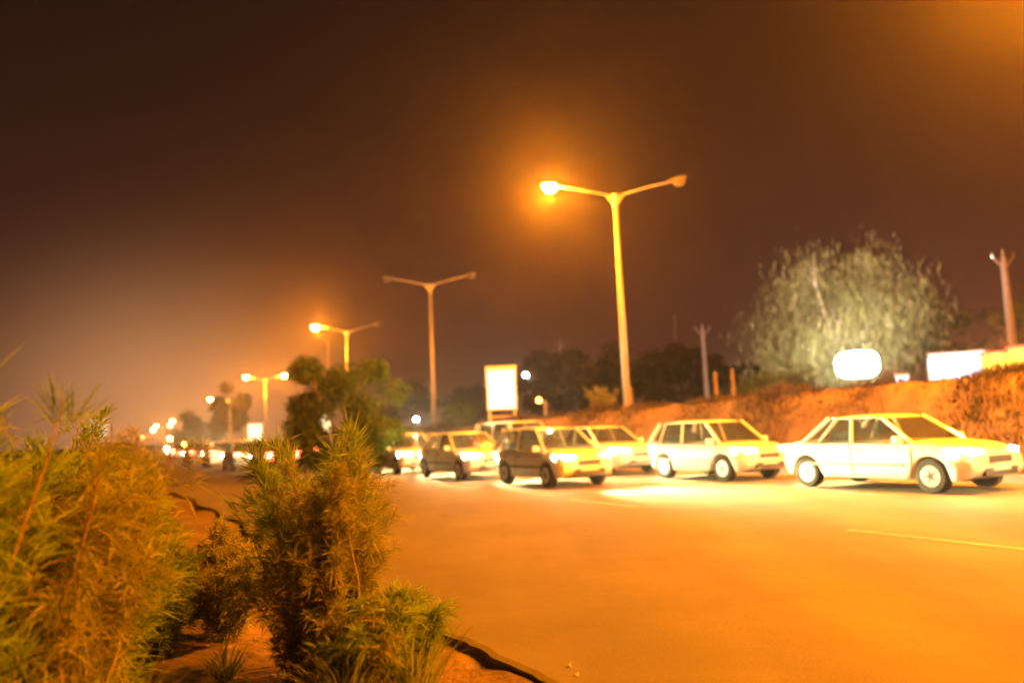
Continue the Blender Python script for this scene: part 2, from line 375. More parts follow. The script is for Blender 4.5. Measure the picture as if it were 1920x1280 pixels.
shrub('shrub', ground_at(255, 9.5), 1.38, .45, 16, 7000, .11, .016, M['leaf_olive'], 'round olive shrub further down the verge with street lights above it', 'shrub', 14, low=.05, group='shrubs on the verge')
shrub('shrub', ground_at(170, 11.5), 1.75, .9, 16, 6500, .13, .018, M['leaf_olive'], 'farthest olive shrub on the verge, behind the big rust brown shrub', 'shrub', 15, low=.05, group='shrubs on the verge')
shrub('shrub', ground_at(725, 5.05), .60, .32, 16, 7000, .13, .008, M['leaf_olive'], 'low green shrub at the broken road edge, right of the tall dry shrub', 'shrub', 16, low=.03, droop=.3, group='shrubs on the verge')
shrub('shrub', ground_at(430, 6.7), .62, .38, 18, 8000, .09, .010, M['leaf_dry'], 'sparse brown shrub closing the gap left of the tall dry shrub', 'shrub', 17, low=.03, group='shrubs on the verge')
shrub('shrub', ground_at(20, 5.6), 1.95, .75, 20, 9000, .12, .011, M['leaf_olive'], 'olive shrub behind the big rust brown shrub at far left', 'shrub', 18, low=.1, up=.8, group='shrubs on the verge')
shrub('shrub', ground_at(560, 5.6), .85, .42, 20, 9000, .085, .008, M['leaf_dry'], 'dense brown shrub hiding the lower left stems of the tall dry shrub', 'shrub', 19, low=.02, droop=.3, group='shrubs on the verge')
shrub('shrub', ground_at(300, 6.2), 1.0, .32, 20, 9000, .09, .009, M['leaf_olive'], 'waist high olive shrub leaning against the right of the left foreground shrubs', 'shrub', 20, low=.02, droop=.3, group='shrubs on the verge')
shrub('shrub', ground_at(660, 5.0), .60, .38, 18, 8000, .085, .008, M['leaf_dry'], 'low brown shrub at the very foot of the tall dry shrub', 'shrub', 27, low=.02, droop=.35, group='shrubs on the verge')
grass_clump('grass_clump', ground_at(420, 5.6), .30, .35, 130, .011, M['leaf_grass'], 'small tuft of grass on the bare soil between the shrubs', 'grass clump', 26, 'grass clumps on the verge')
# small stones and litter lying on the soil and broken edge
rs = random.Random(31)
st = MB()
for k in range(520):
    t = rs.uniform(1.5, 16); l = rs.uniform(-2.5, 2.7)*1.0; z = -.085 if l < 2.35 else .004
    s = rs.uniform(.006, .022)*(1 if rs.random() < .93 else 2.2); c = rd(t, l, z)
    vs = [c + Vector((rs.uniform(-1, 1), rs.uniform(-1, 1), rs.uniform(-.6, .8)))*s for _ in range(6)]
    st.add(vs, [(0,1,2),(0,2,3),(0,3,4),(1,2,5),(2,3,5),(3,4,5),(0,4,1),(1,4,5)])
tag(st.build('gravel', M['concrete']), 'scattered small stones on the soil and broken road edge', 'gravel', kind='stuff')
# grass on the bank (uncountable)
r = np.random.RandomState(4); n = 70000
tt = -6 + 90*r.rand(n)**1.5; cl = np.sin(tt*1.9)+np.sin(tt*.73+1)+r.randn(n)*.5
ll_ = 16.5 + 2.6*r.rand(n)
P = np.array([tuple(rd(a, b, height(a, b)-.02)) for a, b in zip(tt, ll_)])
D = unit(r.randn(n, 3)*.35+np.array([0, 0, 1])); sd = unit(np.cross(D, r.randn(n, 3)))
hh = np.clip(.20+.13*cl, .06, .6)*(.6+.7*r.rand(n))
tag(leaf_mesh('bank_grass', P, D, sd, hh, .018+.02*r.rand(n), M['leaf_bank'], None, None, .15), 'dry grass growing over the raised bank beyond the road', 'grass', kind='stuff')

# --- trees
TG = 'trees beyond the road'
tree('tree', ground_at(655, 30, -1.4)+Vector((0, 0, 0)), 6.3, 4.9, 5.0, M['leaf_green'], M['bark'], 'round green roadside tree in front of the third street lamp', 41, nl=20000, ll=.20, lw=.08, trunk=.12)
tree('tree', ground_at(1592, 55), 11.9, 10.6, 10.0, M['leaf_pale'], M['palebark'], 'largest tree, pale weeping crown lit from below by a floodlight', 47, nl=30000, ll=.60, lw=.06, weep=True, trunk=.34, nclump=56)
tree('tree', ground_at(1762, 66), 9.2, 6.0, 7.6, M['leaf_green'], M['bark'], 'smaller dim green tree just right of the weeping tree', 43, nl=9000, ll=.35, lw=.14, trunk=.16)
tree('tree', ground_at(1925, 62), 8.6, 5.5, 7.4, M['leaf_green'], M['bark'], 'dim tree behind the right hand concrete utility pole at the picture edge', 44, nl=7000, ll=.35, lw=.14, trunk=.16)
dk = [(1035, 78, 7.4, 7, 'dark tree behind the left side of the tallest lamp post'), (1110, 84, 7.9, 8, 'dark tree directly left of the tallest lamp post'), (1205, 88, 9.0, 8, 'dark tree directly right of the tallest lamp post'),
      (1290, 92, 8.2, 7.5, 'dark tree behind the forked utility pole in the middle'), (1375, 86, 7.2, 7, 'dark tree between the forked utility pole and the weeping tree'), (880, 110, 6.2, 9, 'dark low tree behind the lit sign'), (770, 118, 7.0, 9, 'dark tree between the green tree and the unlit street lamp'),
      (435, 120, 8.6, 7, 'dark round tree far down the road under an orange lamp'), (365, 135, 6.6, 8, 'dark low tree farthest down the road')]
for k, (px, dp, h, w, lab) in enumerate(dk):
    tree('tree', ground_at(px, dp), h, w, h*.82, M['leaf_dark'], M['bark'], lab, 60+k, nl=5200, ll=.6, lw=.28, trunk=.2, group=TG)
bs = [(1440, 34, 1.5, .9, M['leaf_green'], 'green bush on the bank crest left of the weeping tree'), (1505, 36, 1.7, 1.1, M['leaf_green'], 'wider green bush on the bank crest beside the weeping tree'), (1690, 37, 1.7, .9, M['leaf_pale'], 'pale bush on the bank crest between floodlight and white lit stall'),
      (862, 44, 1.3, .9, M['leaf_green'], 'small round bush left of the lit sign'), (1395, 38, 1.2, .7, M['leaf_green'], 'smallest green bush on the bank right of the two short posts'), (1852, 40, 2.6, .9, M['leaf_dry'], 'tall rusty bush behind the gap between white stall and yellow lit sign'), (1130, 40, 1.6, .8, M['leaf_dry'], 'dry bush left of the foot of the tallest lamp post')]
for k, (px, dp, h, w, lm, lab) in enumerate(bs):
    shrub('bush', ground_at(px, dp), h, w, 14, 3400, .16, .05, lm, lab, 'bush', 90+k, group='bushes on the bank', low=.05)

# ------------------------------------------------------------------ street lamps
def lamp_light(name, loc, power, col, parent, rad=.16, spot=None, rot=None):
    d = bpy.data.lights.new(name, 'SPOT' if spot else 'POINT'); d.energy = power; d.color = col; d.shadow_soft_size = rad
    if spot: d.spot_size = spot; d.spot_blend = 1
    o = bpy.data.objects.new(name, d); COL.objects.link(o); o.parent = parent; o.location = loc
    if rot: o.rotation_euler = rot
    return o
ARM = 2.75; TOP = 10.0
def street_lamp(base, top_z, lit, label, ang, far=False, power=0, seed=0):
    """tapered pole, V shaped bracket, two rising arms with a flat luminaire at each end"""
    root = empty('street_lamp', base, ang, label, 'street lamp', 'double arm street lamps')
    H = top_z - base.z
    MB().tube([(0, 0, 0), (0, 0, H*.5), (0, 0, H)], [.15, .115, .075], 14).build('pole', M['galv'], root, True)
    MB().tube([(0, 0, .0), (0, 0, .03)], [.24, .24], 14).box((0, 0, .10), (.34, .34, .12)).build('base_plate', M['concrete'], root)
    b = MB(); 
    for s in (-1, 1): b.add([(0, -.03, H-.5), (0, .03, H-.5), (s*.42, .03, H+.10), (s*.42, -.03, H+.10), (0, -.03, H+.02), (0, .03, H+.02)], [(0,1,2,3),(3,2,5,4),(0,3,4),(1,5,2)])
    b.tube([(0, 0, H-.55), (0, 0, H+.09)], .10, 10)
    b.build('bracket', M['galv'], root)
    for s in (-1, 1):
        rise = .62
        pts = [(0, 0, H-.02), (s*ARM*.5, 0, H-.02+rise*.55), (s*(ARM-.45), 0, H-.02+rise*.85)]
        MB().tube(pts, [.05, .042, .036], 8).build('arm', M['galv'], root, True)
        # luminaire: long flattened housing with rounded back and a bowl under it
        h = MB(); x0 = s*(ARM-.62); z0 = H-.02+rise*.83; st_ = []
        prof = [(0, .045, .04), (.12, .10, .07), (.35, .155, .09), (.62, .15, .075), (.78, .08, .03)]
        for (dx, hw, hh) in prof:
            cx = x0+s*dx; cz = z0+dx*.22
            st_.append([(cx, -hw, cz), (cx, -hw*.7, cz+hh), (cx, 0, cz+hh*1.25), (cx, hw*.7, cz+hh), (cx, hw, cz), (cx, hw*.85, cz-.03), (cx, -hw*.85, cz-.03)])
        vs = [p for row in st_ for p in row]; fs = [(i*7+k, i*7+(k+1)%7, (i+1)*7+(k+1)%7, (i+1)*7+k) for i in range(4) for k in range(7)]
        fs += [tuple(range(6, -1, -1)), tuple(28+k for k in range(7))]
        hd = h.add(vs, fs).build('lamp_head', M['lampcase'], root, False)
        on = (s == -1 and lit in ('left', 'both')) or (s == 1 and lit == 'both')
        bowl = MB(); rows = []
        for j in range(4):
            q = j/3; k_ = math.cos(q*math.pi/2); 
            rows.append([(x0+s*(.45+.30*k_*math.cos(a)), .20*k_*math.sin(a), z0+.45*.22-.035-.30*math.sin(q*math.pi/2)) for a in [2*math.pi*i/12 for i in range(12)]])
        vs = [p for row in rows for p in row]; bowl.add(vs, [(i*12+k, i*12+(k+1)%12, (i+1)*12+(k+1)%12, (i+1)*12+k) for i in range(3) for k in range(12)])
        bowl.build('lamp_bowl', (M['e_sodium_far'] if far else M['e_sodium']) if on else M['glass_off'], hd, True)
        if on and power:
            lamp_light('lamp_light', (x0+s*.45, 0, z0-.29), power, SODIUM, hd, .2)
    return root
def lamp_at(px, ytop, depth, **k):
    p = at(px, ytop, depth); t, l = tl(p); return street_lamp(Vector((p.x, p.y, height(t, l))), p.z, **k)
ang = R(0)
lamp_at(1153, 368, 32, lit='left', label='tallest street lamp in view, its left lamp burning orange', ang=ang, power=2600)
lamp_at(806, 535, 49.3, lit='none', label='grey street lamp with both lamps dark, left of the lit sign', ang=ang)
lamp_at(650, 622, 66.3, lit='left', label='street lamp rising behind the round green tree with its left lamp lit', ang=ang, far=True, power=1800)
lamp_at(497, 712, 109, lit='both', label='far street lamp with both lamps lit above the dark round tree', ang=ang, far=True, power=1500)
lamp_at(420, 752, 150, lit='left', label='distant street lamp with only its left lamp lit', ang=ang, far=True)
lamp_at(340, 792, 235, lit='left', label='second farthest street lamp, low over the far traffic', ang=ang, far=True)
lamp_at(306, 800, 300, lit='both', label='farthest street lamp, lowest over the far traffic', ang=ang, far=True)
# the nearest lamp stands just outside the right of the picture; its light fills the near road
p0 = at(158+550*3.86, 838-550*1.833, 15); t0, l0 = tl(p0)
street_lamp(Vector((p0.x, p0.y, height(t0, l0))), p0.z, 'left', 'nearest street lamp, just outside the right edge, flooding the near road', ang, power=6000)

pb = at(158+550*3.86, 838-550*1.833, 15) - U*(17/math.cos(A)); tb_, lb_ = tl(pb)
street_lamp(Vector((pb.x, pb.y, height(tb_, lb_))), p0.z, 'left', 'street lamp beside the camera position, outside the picture, lighting the verge plants', ang, power=17000)

# two tall white lamps far behind
def post_lamp(px, py, depth, label, glass='e_white_lamp', group='white lamps on posts', k=1.0):
    p = at(px, py, depth); t, l = tl(p); b = Vector((p.x, p.y, height(t, l)))
    root = empty('post_lamp', b, 0, label, 'lamp', group); H = p.z-b.z
    MB().tube([(0, 0, 0), (0, 0, H)], [.09, .05], 8).build('pole', M['galv'], root)
    MB().tube([(0, 0, H-.1), (-.35, 0, H+.12)], .03, 6).build('arm', M['galv'], root)
    MB().tube([(-.35, 0, H-.08), (-.35, 0, H-.02), (-.35, 0, H+.12), (-.35, 0, H+.2)], [.16*k, .22*k, .2*k, .05*k], 12).build('globe', M[glass], root, True)
post_lamp(991, 703, 90, 'white lamp on a post right of the lit sign')
post_lamp(785, 786, 110, 'white lamp low beside the unlit street lamp')
FG = 'small orange lamps by the far road'
post_lamp(290, 806, 190, 'small orange lamp, left of the farthest street lamp', 'e_sodium_far', FG)
post_lamp(270, 820, 170, 'small orange lamp, leftmost and lowest of the far lamps', 'e_amber', FG)
post_lamp(322, 822, 150, 'small orange lamp just under the farthest street lamp', 'e_sodium_far', FG)
post_lamp(350, 834, 120, 'small orange lamp right above the far headlights', 'e_sodium_far', FG, .8)
post_lamp(431, 752, 118, 'dim reddish lamp in front of the dark round tree', 'e_amber', 'dim amber lamps', .6)
post_lamp(1022, 751, 46, 'amber lamp on an added low post right of the lit sign, standing in for a vehicle indicator flash', 'e_amber', 'dim amber lamps', .6)  # made-up post lamp in place of a passing vehicle's indicator flash
post_lamp(1612, 742, 25, 'small white lamp low on the bank under the floodlights', 'e_white_lamp', 'white lamps on posts', .25)

# ------------------------------------------------------------------ utility poles
def utility_pole(px, ytop, depth, label, fork=True, rad=.17):
    p = at(px, ytop, depth); t, l = tl(p); b = Vector((p.x, p.y, height(t, l))); H = p.z-b.z
    root = empty('utility_pole', b, R(6), label, 'utility pole', 'concrete utility poles')
    MB().tube([(0, 0, 0), (0, 0, H*.6), (0, 0, H-.45)], [rad*1.15, rad, rad*.72], 10).build('pole', M['pole_concrete'], root)
    MB().tube([(0, 0, H-.6), (0, 0, H)], [.04, .03], 6).build('top_pin', M['galv'], root)
    if fork:
        for s in (-1, 1):
            a = MB().tube([(0, 0, H-1.15), (s*.62, 0, H-.42)], .045, 6).build('cross_arm', M['pole_concrete'], root)
            MB().tube([(s*.62, 0, H-.46), (s*.64, 0, H-.34), (s*.64, 0, H-.28), (s*.64, 0, H-.16)], [.05, .085, .05, .075], 8).build('insulator', M['glass_off'], a)
utility_pole(1879, 468, 45, 'nearest forked concrete utility pole at the right, behind the yellow sign', rad=.21)
utility_pole(1316, 606, 68, 'forked concrete utility pole right of the tallest lamp post')
utility_pole(1264, 590, 95, 'thin plain utility pole without arms, left of the forked one', fork=False, rad=.13)
utility_pole(1050, 636, 95, 'dim forked utility pole among the dark trees left of the tallest lamp post', rad=.14)
utility_pole(614, 640, 80, 'dim plain utility pole above the left of the green tree', fork=False, rad=.14)

# ------------------------------------------------------------------ lit signs
def lit_sign(px, y0, y1, wpx, depth, face, label, legs=True, gname='lit signs on two legs', bottom=None, light=0):
    s = FPX/depth; c = at(px, (y0+y1)/2, depth); t, l = tl(c); gz_ = height(t, l); b = Vector((c.x, c.y, gz_))
    root = empty('lit_sign', b, math.atan2(-(0-c.x), (0-c.y))*0+R(-px*.0+4), label, 'sign', gname)
    w = wpx/s; h = (y1-y0)/s; zc = c.z-gz_
    MB().box((0, 0, zc), (w, .22, h)).box((0, -.01, zc+h/2+.06), (w+.10, .30, .10)).build('cabinet', M['galv'], root)
    fr = MB()
    for x in (-1, 1): fr.box((x*(w/2-.04), -.125, zc), (.08, .05, h))
    fr.box((0, -.125, zc-h/2+.04), (w-.164, .05, .08)); fr.box((0, -.125, zc+h/2-.06), (w-.164, .05, .12)); fr.build('frame', M['plate'], root)
    MB().box((0, -.115, zc), (w-.17, .02, h-.17)).build('lit_face', face, root)
    if legs:
        for x in (-1, 1):
            MB().box((x*(w/2-.12), 0, (zc-h/2)/2), (.12, .12, zc-h/2)).build('leg', M['galv'], root)
        MB().box((0, 0, max((zc-h/2)*.45, .1)), (w-.37, .05, .06)).build('cross_bar', M['galv'], root)
    if light:
        lamp_light('face_light', (0, -.9, zc), light, (1, .82, .55), root, .5)
lit_sign(940, 690, 768, 56, 40, M['e_panel'], 'tall white lit sign standing on two legs on the bank')
lit_sign(602, 775, 818, 36, 75, M['e_panel2'], 'lit board seen through the shrubs under the green tree')
lit_sign(479, 794, 828, 27, 85, M['e_panel2'], 'small lit board left of the tall dry shrub')
lit_sign(186, 782, 822, 34, 85, M['e_panel3'], 'lit board half hidden behind the left shrubs')

# floodlight under the big tree
def floodlight():
    c = at(1608, 695, 43); t, l = tl(c); b = Vector((c.x, c.y, height(t, l))); z = c.z-b.z
    root = empty('floodlight', b, R(-24), 'dazzling white rounded floodlight in front of the weeping tree', 'floodlight')
    MB().tube([(0, 0, 0), (0, 0, z-.25)], [.07, .055], 8).box((0, 0, .03), (.4, .4, .06)).build('post', M['metal_dark'], root)
    MB().box((0, .22, z+.1), (1.9, .08, .08)).box((0, .2, z+.0), (.1, .06, 1.1)).build('cross_bar', M['metal_dark'], root)
    def lens(y, kx, kz, zc): return [(math.copysign(abs(math.cos(a_))**.6, math.cos(a_))*kx, y, zc+math.copysign(abs(math.sin(a_))**.6, math.sin(a_))*kz) for a_ in [2*math.pi*i/32 for i in range(32)]]
    def shell(rows):
        vs = [p for r_ in rows for p in r_]; n_ = len(rows)
        return MB().add(vs, [(i*32+k, i*32+(k+1)%32, (i+1)*32+(k+1)%32, (i+1)*32+k) for i in range(n_-1) for k in range(32)] + [tuple(range(32)), tuple((n_-1)*32+k for k in range(32))])
    zc = z+.35
    h = shell([lens(.45, .55, .35, zc), lens(.30, .95, .60, zc), lens(.0, 1.12, .74, zc)]).build('lamp_housing', M['metal_dark'], root)
    shell([lens(-.004, 1.07, .70, zc), lens(-.10, .98, .62, zc), lens(-.17, .60, .38, zc)]).build('lamp_glass', M['e_flood'], h, True)
    lamp_light('flood_light', (-.8, 1.3, z+.9), 3600, (1, .93, .70), root, .5, spot=R(150), rot=(R(118), 0, 0))
floodlight()
# white lit stall and yellow/red sign at the right
def stall():
    c = at(1796, 688, 34); t, l = tl(c); b = Vector((c.x, c.y, height(t, l))); z = c.z-b.z
    root = empty('market_stall', b, R(-24), 'white lit roadside stall with a scalloped awning, right of the floodlight', 'stall')
    w = 2.1
    MB().box((0, .9, .55), (w, 1.5, 1.1)).build('counter', M['plate'], root)
    for x in (-1, 1):
        for y in (.2, 1.6): MB().box((x*(w/2-.05), y, 1.22+.2), (.06, .06, .65)).build('post', M['galv'], root)
    MB().box((0, 1.62, 1.42), (w-.2, .03, .62)).build('back_panel', M['e_shop'], root)
    MB().box((0, .12, z+.09), (w, .10, 1.06)).build('fascia', M['e_shop'], root)
    aw = MB()
    for k in range(10):
        x0 = -w/2+k*w/10; x1 = x0+w/10; n = 6; zt = z+.56; zb = z+.66
        vs = [(x0, 1.7, zb+.12), (x1, 1.7, zb+.12), (x1, -.06, zt), (x0, -.06, zt)]; aw.add(vs, [(0,1,2,3)])
        vs = [(x0, -.06, zt), (x1, -.06, zt)] + [((x0+x1)/2+math.cos(math.pi*i/n)*(x1-x0)/2, -.06, zt-.02-.13*math.sin(math.pi*i/n)) for i in range(n+1)]
        aw.add(vs, [tuple([0, 1]+list(range(2, 2+n+1)))])
    aw.build('awning', M['plate'], root)
    for k in range(5):
        x = -w/2+.2+k*.43; MB().tube([(x, -.16, z-.42), (x, -.16, z-.50), (x, -.16, z-.60), (x, -.16, z-.64)], [.02, .06, .06, .01], 8).build('bulb', M['e_shop'], root)
    lamp_light('stall_light', (0, .7, z-.2), 160, (.9, .88, 1), root, .4)
stall()
def neon(px, y, depth, w, h, label, seed):
    c = at(px, y, depth); t, l = tl(c); b = Vector((c.x, c.y, height(t, l))); z = c.z-b.z; r = random.Random(seed)
    root = empty('neon_sign', b, R(-24), label, 'sign', 'yellow and red neon signs')
    MB().box((0, 0, z), (w, .10, h)).build('board', M['red_board'], root)
    for x in (-1, 1): MB().box((x*w*.38, .03, (z-h/2)/2), (.07, .07, z-h/2)).build('leg', M['metal_dark'], root)
    e = MB(); k = .035
    for zz in (-1, 1): e.tube([(-w/2, -.09, z+zz*h/2), (w/2, -.09, z+zz*h/2)], k, 6)
    for xx in (-1, 1): e.tube([(xx*w/2, -.09, z-h/2), (xx*w/2, -.09, z+h/2)], k, 6)
    e.build('red_tube', M['e_redneon'], root)
    y_ = MB(); n = 5
    for i in range(n):
        cx = -w/2+w*(i+.5)/n; pts = [(cx+math.cos(a)*w*.065, -.09, z+math.sin(a)*h*.34) for a in [2*math.pi*j/10+r.random()*.2 for j in range(11)]]
        y_.tube(pts, .045, 6)
    y_.build('yellow_tube', M['e_yellow'], root)
    lamp_light('neon_light', (0, -.5, z), 260, (1, .25, .06), root, .4)
neon(1869, 682, 32, 1.05, .95, 'yellow and red lit sign just right of the white stall', 1)
neon(1916, 676, 30, .95, 1.05, 'yellow and red lit sign at the right edge of the picture', 2)
# pale lamp box and small marker posts on the bank
def lamp_box():
    c = at(1692, 716, 30); t, l = tl(c); b = Vector((c.x, c.y, height(t, l)))
    root = empty('lamp_box', b, R(-20), 'small pale glowing box on a short post between floodlight and stall', 'lamp'); z = max(c.z-b.z, .5)
    MB().tube([(0, 0, 0), (0, 0, z-.24)], .04, 8).build('post', M['galv'], root)
    MB().box((0, 0, z), (.42, .3, .48)).build('box', emit('lit_pale_box', (.95, .93, 1), 1.6), root)
    MB().box((0, 0, z+.26), (.5, .38, .04)).build('lid', M['galv'], root)
lamp_box()
for k, (px, h, lab) in enumerate([(1347, 1.35, 'left of two short concrete posts right of the forked pole'), (1379, 1.45, 'right of two short concrete posts, beside the smallest bush'), (1186, .9, 'short white marker post at the foot of the tallest lamp post')]):
    b = ground_at(px, 33); root = empty('marker_post', b, 0, lab, 'post', 'short posts on the bank')
    MB().box((0, 0, h/2), (.13, .13, h), top=.8).build('shaft', M['bark'], root)
    MB().box((0, 0, h+.05), (.15, .15, .10), top=.3).build('cap', M['bark'], root)

# ------------------------------------------------------------------ cars
def make_car(kind, paint):
    """local frame: +x forward, origin on the ground under the middle"""
    if kind == 'hatchback': Ln, Wd, hb, roof, c0, c1, r0, r1 = 3.75, .82, .92, 1.50, 1.02, -1.78, .35, -1.45
    elif kind == 'sedan':   Ln, Wd, hb, roof, c0, c1, r0, r1 = 4.35, .86, .93, 1.46, 1.05, -1.55, .30, -.95
    else:                   Ln, Wd, hb, roof, c0, c1, r0, r1 = 4.45, .90, 1.02, 1.78, 1.35, -2.10, .75, -1.95
    root = empty(kind, (0, 0, 0)); root['_paint'] = 1
    wx = (Ln*.5-.78, -Ln*.5+.72); wr = .31 if kind != 'minivan' else .33
    n = 45; rows = []
    for i in range(n):
        x = -Ln/2 + Ln*i/(n-1); e = (abs(x)/(Ln/2))
        w = Wd*(1-.20*max(0, (e-.72)/.28)**2.2)
        if x > c0: q = (x-c0)/(Ln/2-c0); top = hb - .05*q - .19*q**4
        elif x < c1: q = (c1-x)/max(Ln/2+c1, .01); top = hb + .03 - .05*q**2 - (.12*q**6 if kind == 'sedan' else .08*q**6)
        else: top = hb + .03*(c0-x)/(c0-c1)
        bot = .24 + .16*max(0, (e-.86)/.14)**2
        for c in wx:
            d2 = (wr+.06)**2-(x-c)**2
            if d2 > 0: bot = max(bot, wr+math.sqrt(d2)*.98)
        ring = [(0, top+.03), (w*.55, top+.022), (w*.82, top-.01), (w*.95, top-.07), (w, top-.20 if top-.2 > bot+.04 else bot+.04), (w*1.01, max(.55, bot+.02)), (w*.985, bot), (w*.70, bot+.01), (0, bot+.02)]
        full = ring + [(-a, b) for a, b in ring[-2:0:-1]]
        rows.append([(x, a, b) for a, b in full])
    k = len(rows[0]); vs = [p for r_ in rows for p in r_]
    fs = [(i*k+j, (i+1)*k+j, (i+1)*k+(j+1)%k, i*k+(j+1)%k) for i in range(n-1) for j in range(k)] + [tuple(range(k)), tuple((n-1)*k+j for j in range(k-1, -1, -1))]
    MB().add(vs, fs).build('body', paint, root, True)
    # greenhouse
    wb = Wd*.93; wt = Wd*.74; zb = hb-.02; zt = roof-.05
    B = [(c0, -wb), (c0, wb), (c1, wb), (c1, -wb)]; T = [(r0, -wt), (r0, wt), (r1, wt), (r1, -wt)]
    b3 = [(x, y, zb) for x, y in B]; t3 = [(x, y, zt) for x, y in T]
    def quad(nm, a, b, c, d): return MB().add([a, b, c, d], [(0, 1, 2, 3)]).build(nm, M['glass'], root)
    quad('windscreen', b3[0], b3[1], t3[1], t3[0]); quad('rear_window', b3[2], b3[3], t3[3], t3[2])
    quad('side_window', b3[1], b3[2], t3[2], t3[1]); quad('side_window', b3[3], b3[0], t3[0], t3[3])
    rf = MB(); rows = []
    for i in range(9):
        x = r0+.06 + (r1-.06-(r0+.06))*i/8; q = abs(i/4-1); cz = roof + .0 - .05*q**3
        rows += [(x, -wt-.02, zt-.012), (x, -wt*.9, cz-.012), (x, -wt*.4, cz+.012), (x, wt*.4, cz+.012), (x, wt*.9, cz-.012), (x, wt+.02, zt-.012)]
    rf.add(rows, [(i*6+j, (i+1)*6+j, (i+1)*6+(j+1)%6, i*6+(j+1)%6) for i in range(8) for j in range(6)] + [tuple(range(6)), tuple(48+j for j in (5,4,3,2,1,0))])
    rf.build('roof', paint, root, True)
    pl = []
    class PL:
        def tube(s_, *a): MB().tube(*a).build('window_pillar', paint, root)
    pl = PL()
    for s in (-1, 1):
        def P_(x, q): # on the side glass plane
            return (x, s*(wb+(wt-wb)*q+.004), zb+(zt-zb)*q)
        pl.tube([(c0, s*wb, zb), (r0, s*wt, zt)], .035, 6); pl.tube([(c1, s*wb, zb), (r1, s*wt, zt)], .05 if kind == 'sedan' else .07, 6)
        xm = (c0+c1)/2-.05; pl.tube([P_(xm, 0), P_(xm-.08, 1)], .035, 6)
        pl.tube([P_(c1+.42, 0), P_(r1+.22, 1)], .03, 6)
    for s in (-1, 1):
        xs = (c0+c1)/2+.05
        MB().box((xs-.28, s*.37, hb+.10), (.13, .46, .34), top=.85).box((xs-.32, s*.37, hb+.335), (.08, .24, .13), top=.8).build('seat', M['seat'], root)
    MB().box((c1+.55, 0, hb+.08), (.14, 1.1, .26), top=.9).build('rear_bench', M['seat'], root)
    for s in (-1, 1):
        MB().box((c0-.22, s*(Wd+.09), hb+.05), (.10, .20, .13), top=.8).build('mirror', paint, root)
        for x in ((c0+c1)/2+.12, c1+.75 if kind != 'sedan' else c1+.62):
            MB().box((x, s*(Wd+.012), hb-.16), (.16, .03, .03)).build('door_handle', M['trim'], root)
    for c in wx:
        for s in (-1, 1):
            y = s*(Wd-.10); a = [(c, y-.10, wr), (c, y-.085, wr), (c, y+.085, wr), (c, y+.10, wr)]
            wl = MB().tube(a, [wr*.9, wr, wr, wr*.9], 24).build('wheel', M['rubber'], root)
            rim = MB(); rim.tube([(c, y+s*.095, wr), (c, y+s*.107, wr)], [wr*.66, wr*.60], 20)
            rim.build('rim', M['alloy'], wl)
            st5 = [(c+math.cos(math.pi*q/5)*wr*(.52 if q % 2 else .16), y+s*.110, wr+math.sin(math.pi*q/5)*wr*(.52 if q % 2 else .16)) for q in range(10)]
            MB().add(st5, [tuple(range(10))]).build('rim_slot', M['trim'], wl)
    f = Ln/2
    for s in (-1, 1):
        # wrap-round headlight
        hl = MB(); x1 = f-.055; zz = .68 if kind != 'minivan' else .76
        hl.add([(x1-.03, s*Wd*.48, zz-.07), (x1-.02, s*Wd*.48, zz+.08), (x1-.07, s*Wd*.80, zz+.10), (x1-.08, s*Wd*.80, zz-.06), (x1-.38, s*(Wd*.985), zz+.12), (x1-.28, s*(Wd*.99), zz+.0),
                (x1+.045, s*Wd*.50, zz-.06), (x1+.04, s*Wd*.50, zz+.06), (x1-.01, s*Wd*.78, zz+.085), (x1-.01, s*Wd*.78, zz-.05)],
               [(6,7,8,9),(0,1,7,6),(1,2,8,7),(3,0,6,9),(9,8,4,5),(8,2,4),(3,9,5)])
        hl.build('headlight', M['e_head'], root)
        MB().box((x1-.03, s*Wd*.62, .42), (.10, .16, .09)).build('fog_lamp', M['lens_orange'], root)
        tz = .80 if kind != 'minivan' else .95
        MB().box((-f+.05, s*Wd*.74, tz), (.16, Wd*.32, .17 if kind == 'sedan' else .30)).build('tail_light', M['e_tail'], root)
    MB().box((f-.035, 0, .60), (.08, Wd*.80, .13)).box((f-.005, 0, .60), (.03, Wd*.7, .02)).build('grille', M['trim'], root)
    MB().box((f-.02, 0, .38), (.07, Wd*1.1, .14)).build('air_intake', M['trim'], root)
    for s in (-1, 1): MB().box((s*(f+.015), 0, .46 if s > 0 else .58), (.02, .50, .12)).build('number_plate', M['plate'], root)
    for s in (-1, 1):
        for x in (c0-.02, (c0+c1)/2-.06, c1+.42):
            MB().tube([(x, s*(Wd*1.012), .34), (x, s*(Wd*1.012), hb-.22), (x-.02, s*(Wd*.962), hb-.06)], .007, 4).build('door_seam', M['trim'], root)
        MB().box(((c0+c1)/2, s*(Wd*1.012), .50), (c0-c1-.3, .02, .05)).build('side_moulding', M['trim'], root)
        MB().tube([(c0-.06, s*(Wd*.955), hb-.03), (c1+.05, s*(Wd*.955), hb-.01)], .012, 5).build('window_trim', M['trim'], root)
    MB().box((0, 0, .30), (Ln*.84, Wd*1.25, .16)).build('underbody', M['trim'], root)
    return root
protos = {}
def recolour(o, paint):
    for ch in [x for x in bpy.data.objects if x.parent == o]:
        if ch.name.split('.')[0] in ('body', 'roof', 'window_pillar', 'mirror'):
            ch.material_slots[0].link = 'OBJECT'; ch.material_slots[0].material = M[paint]
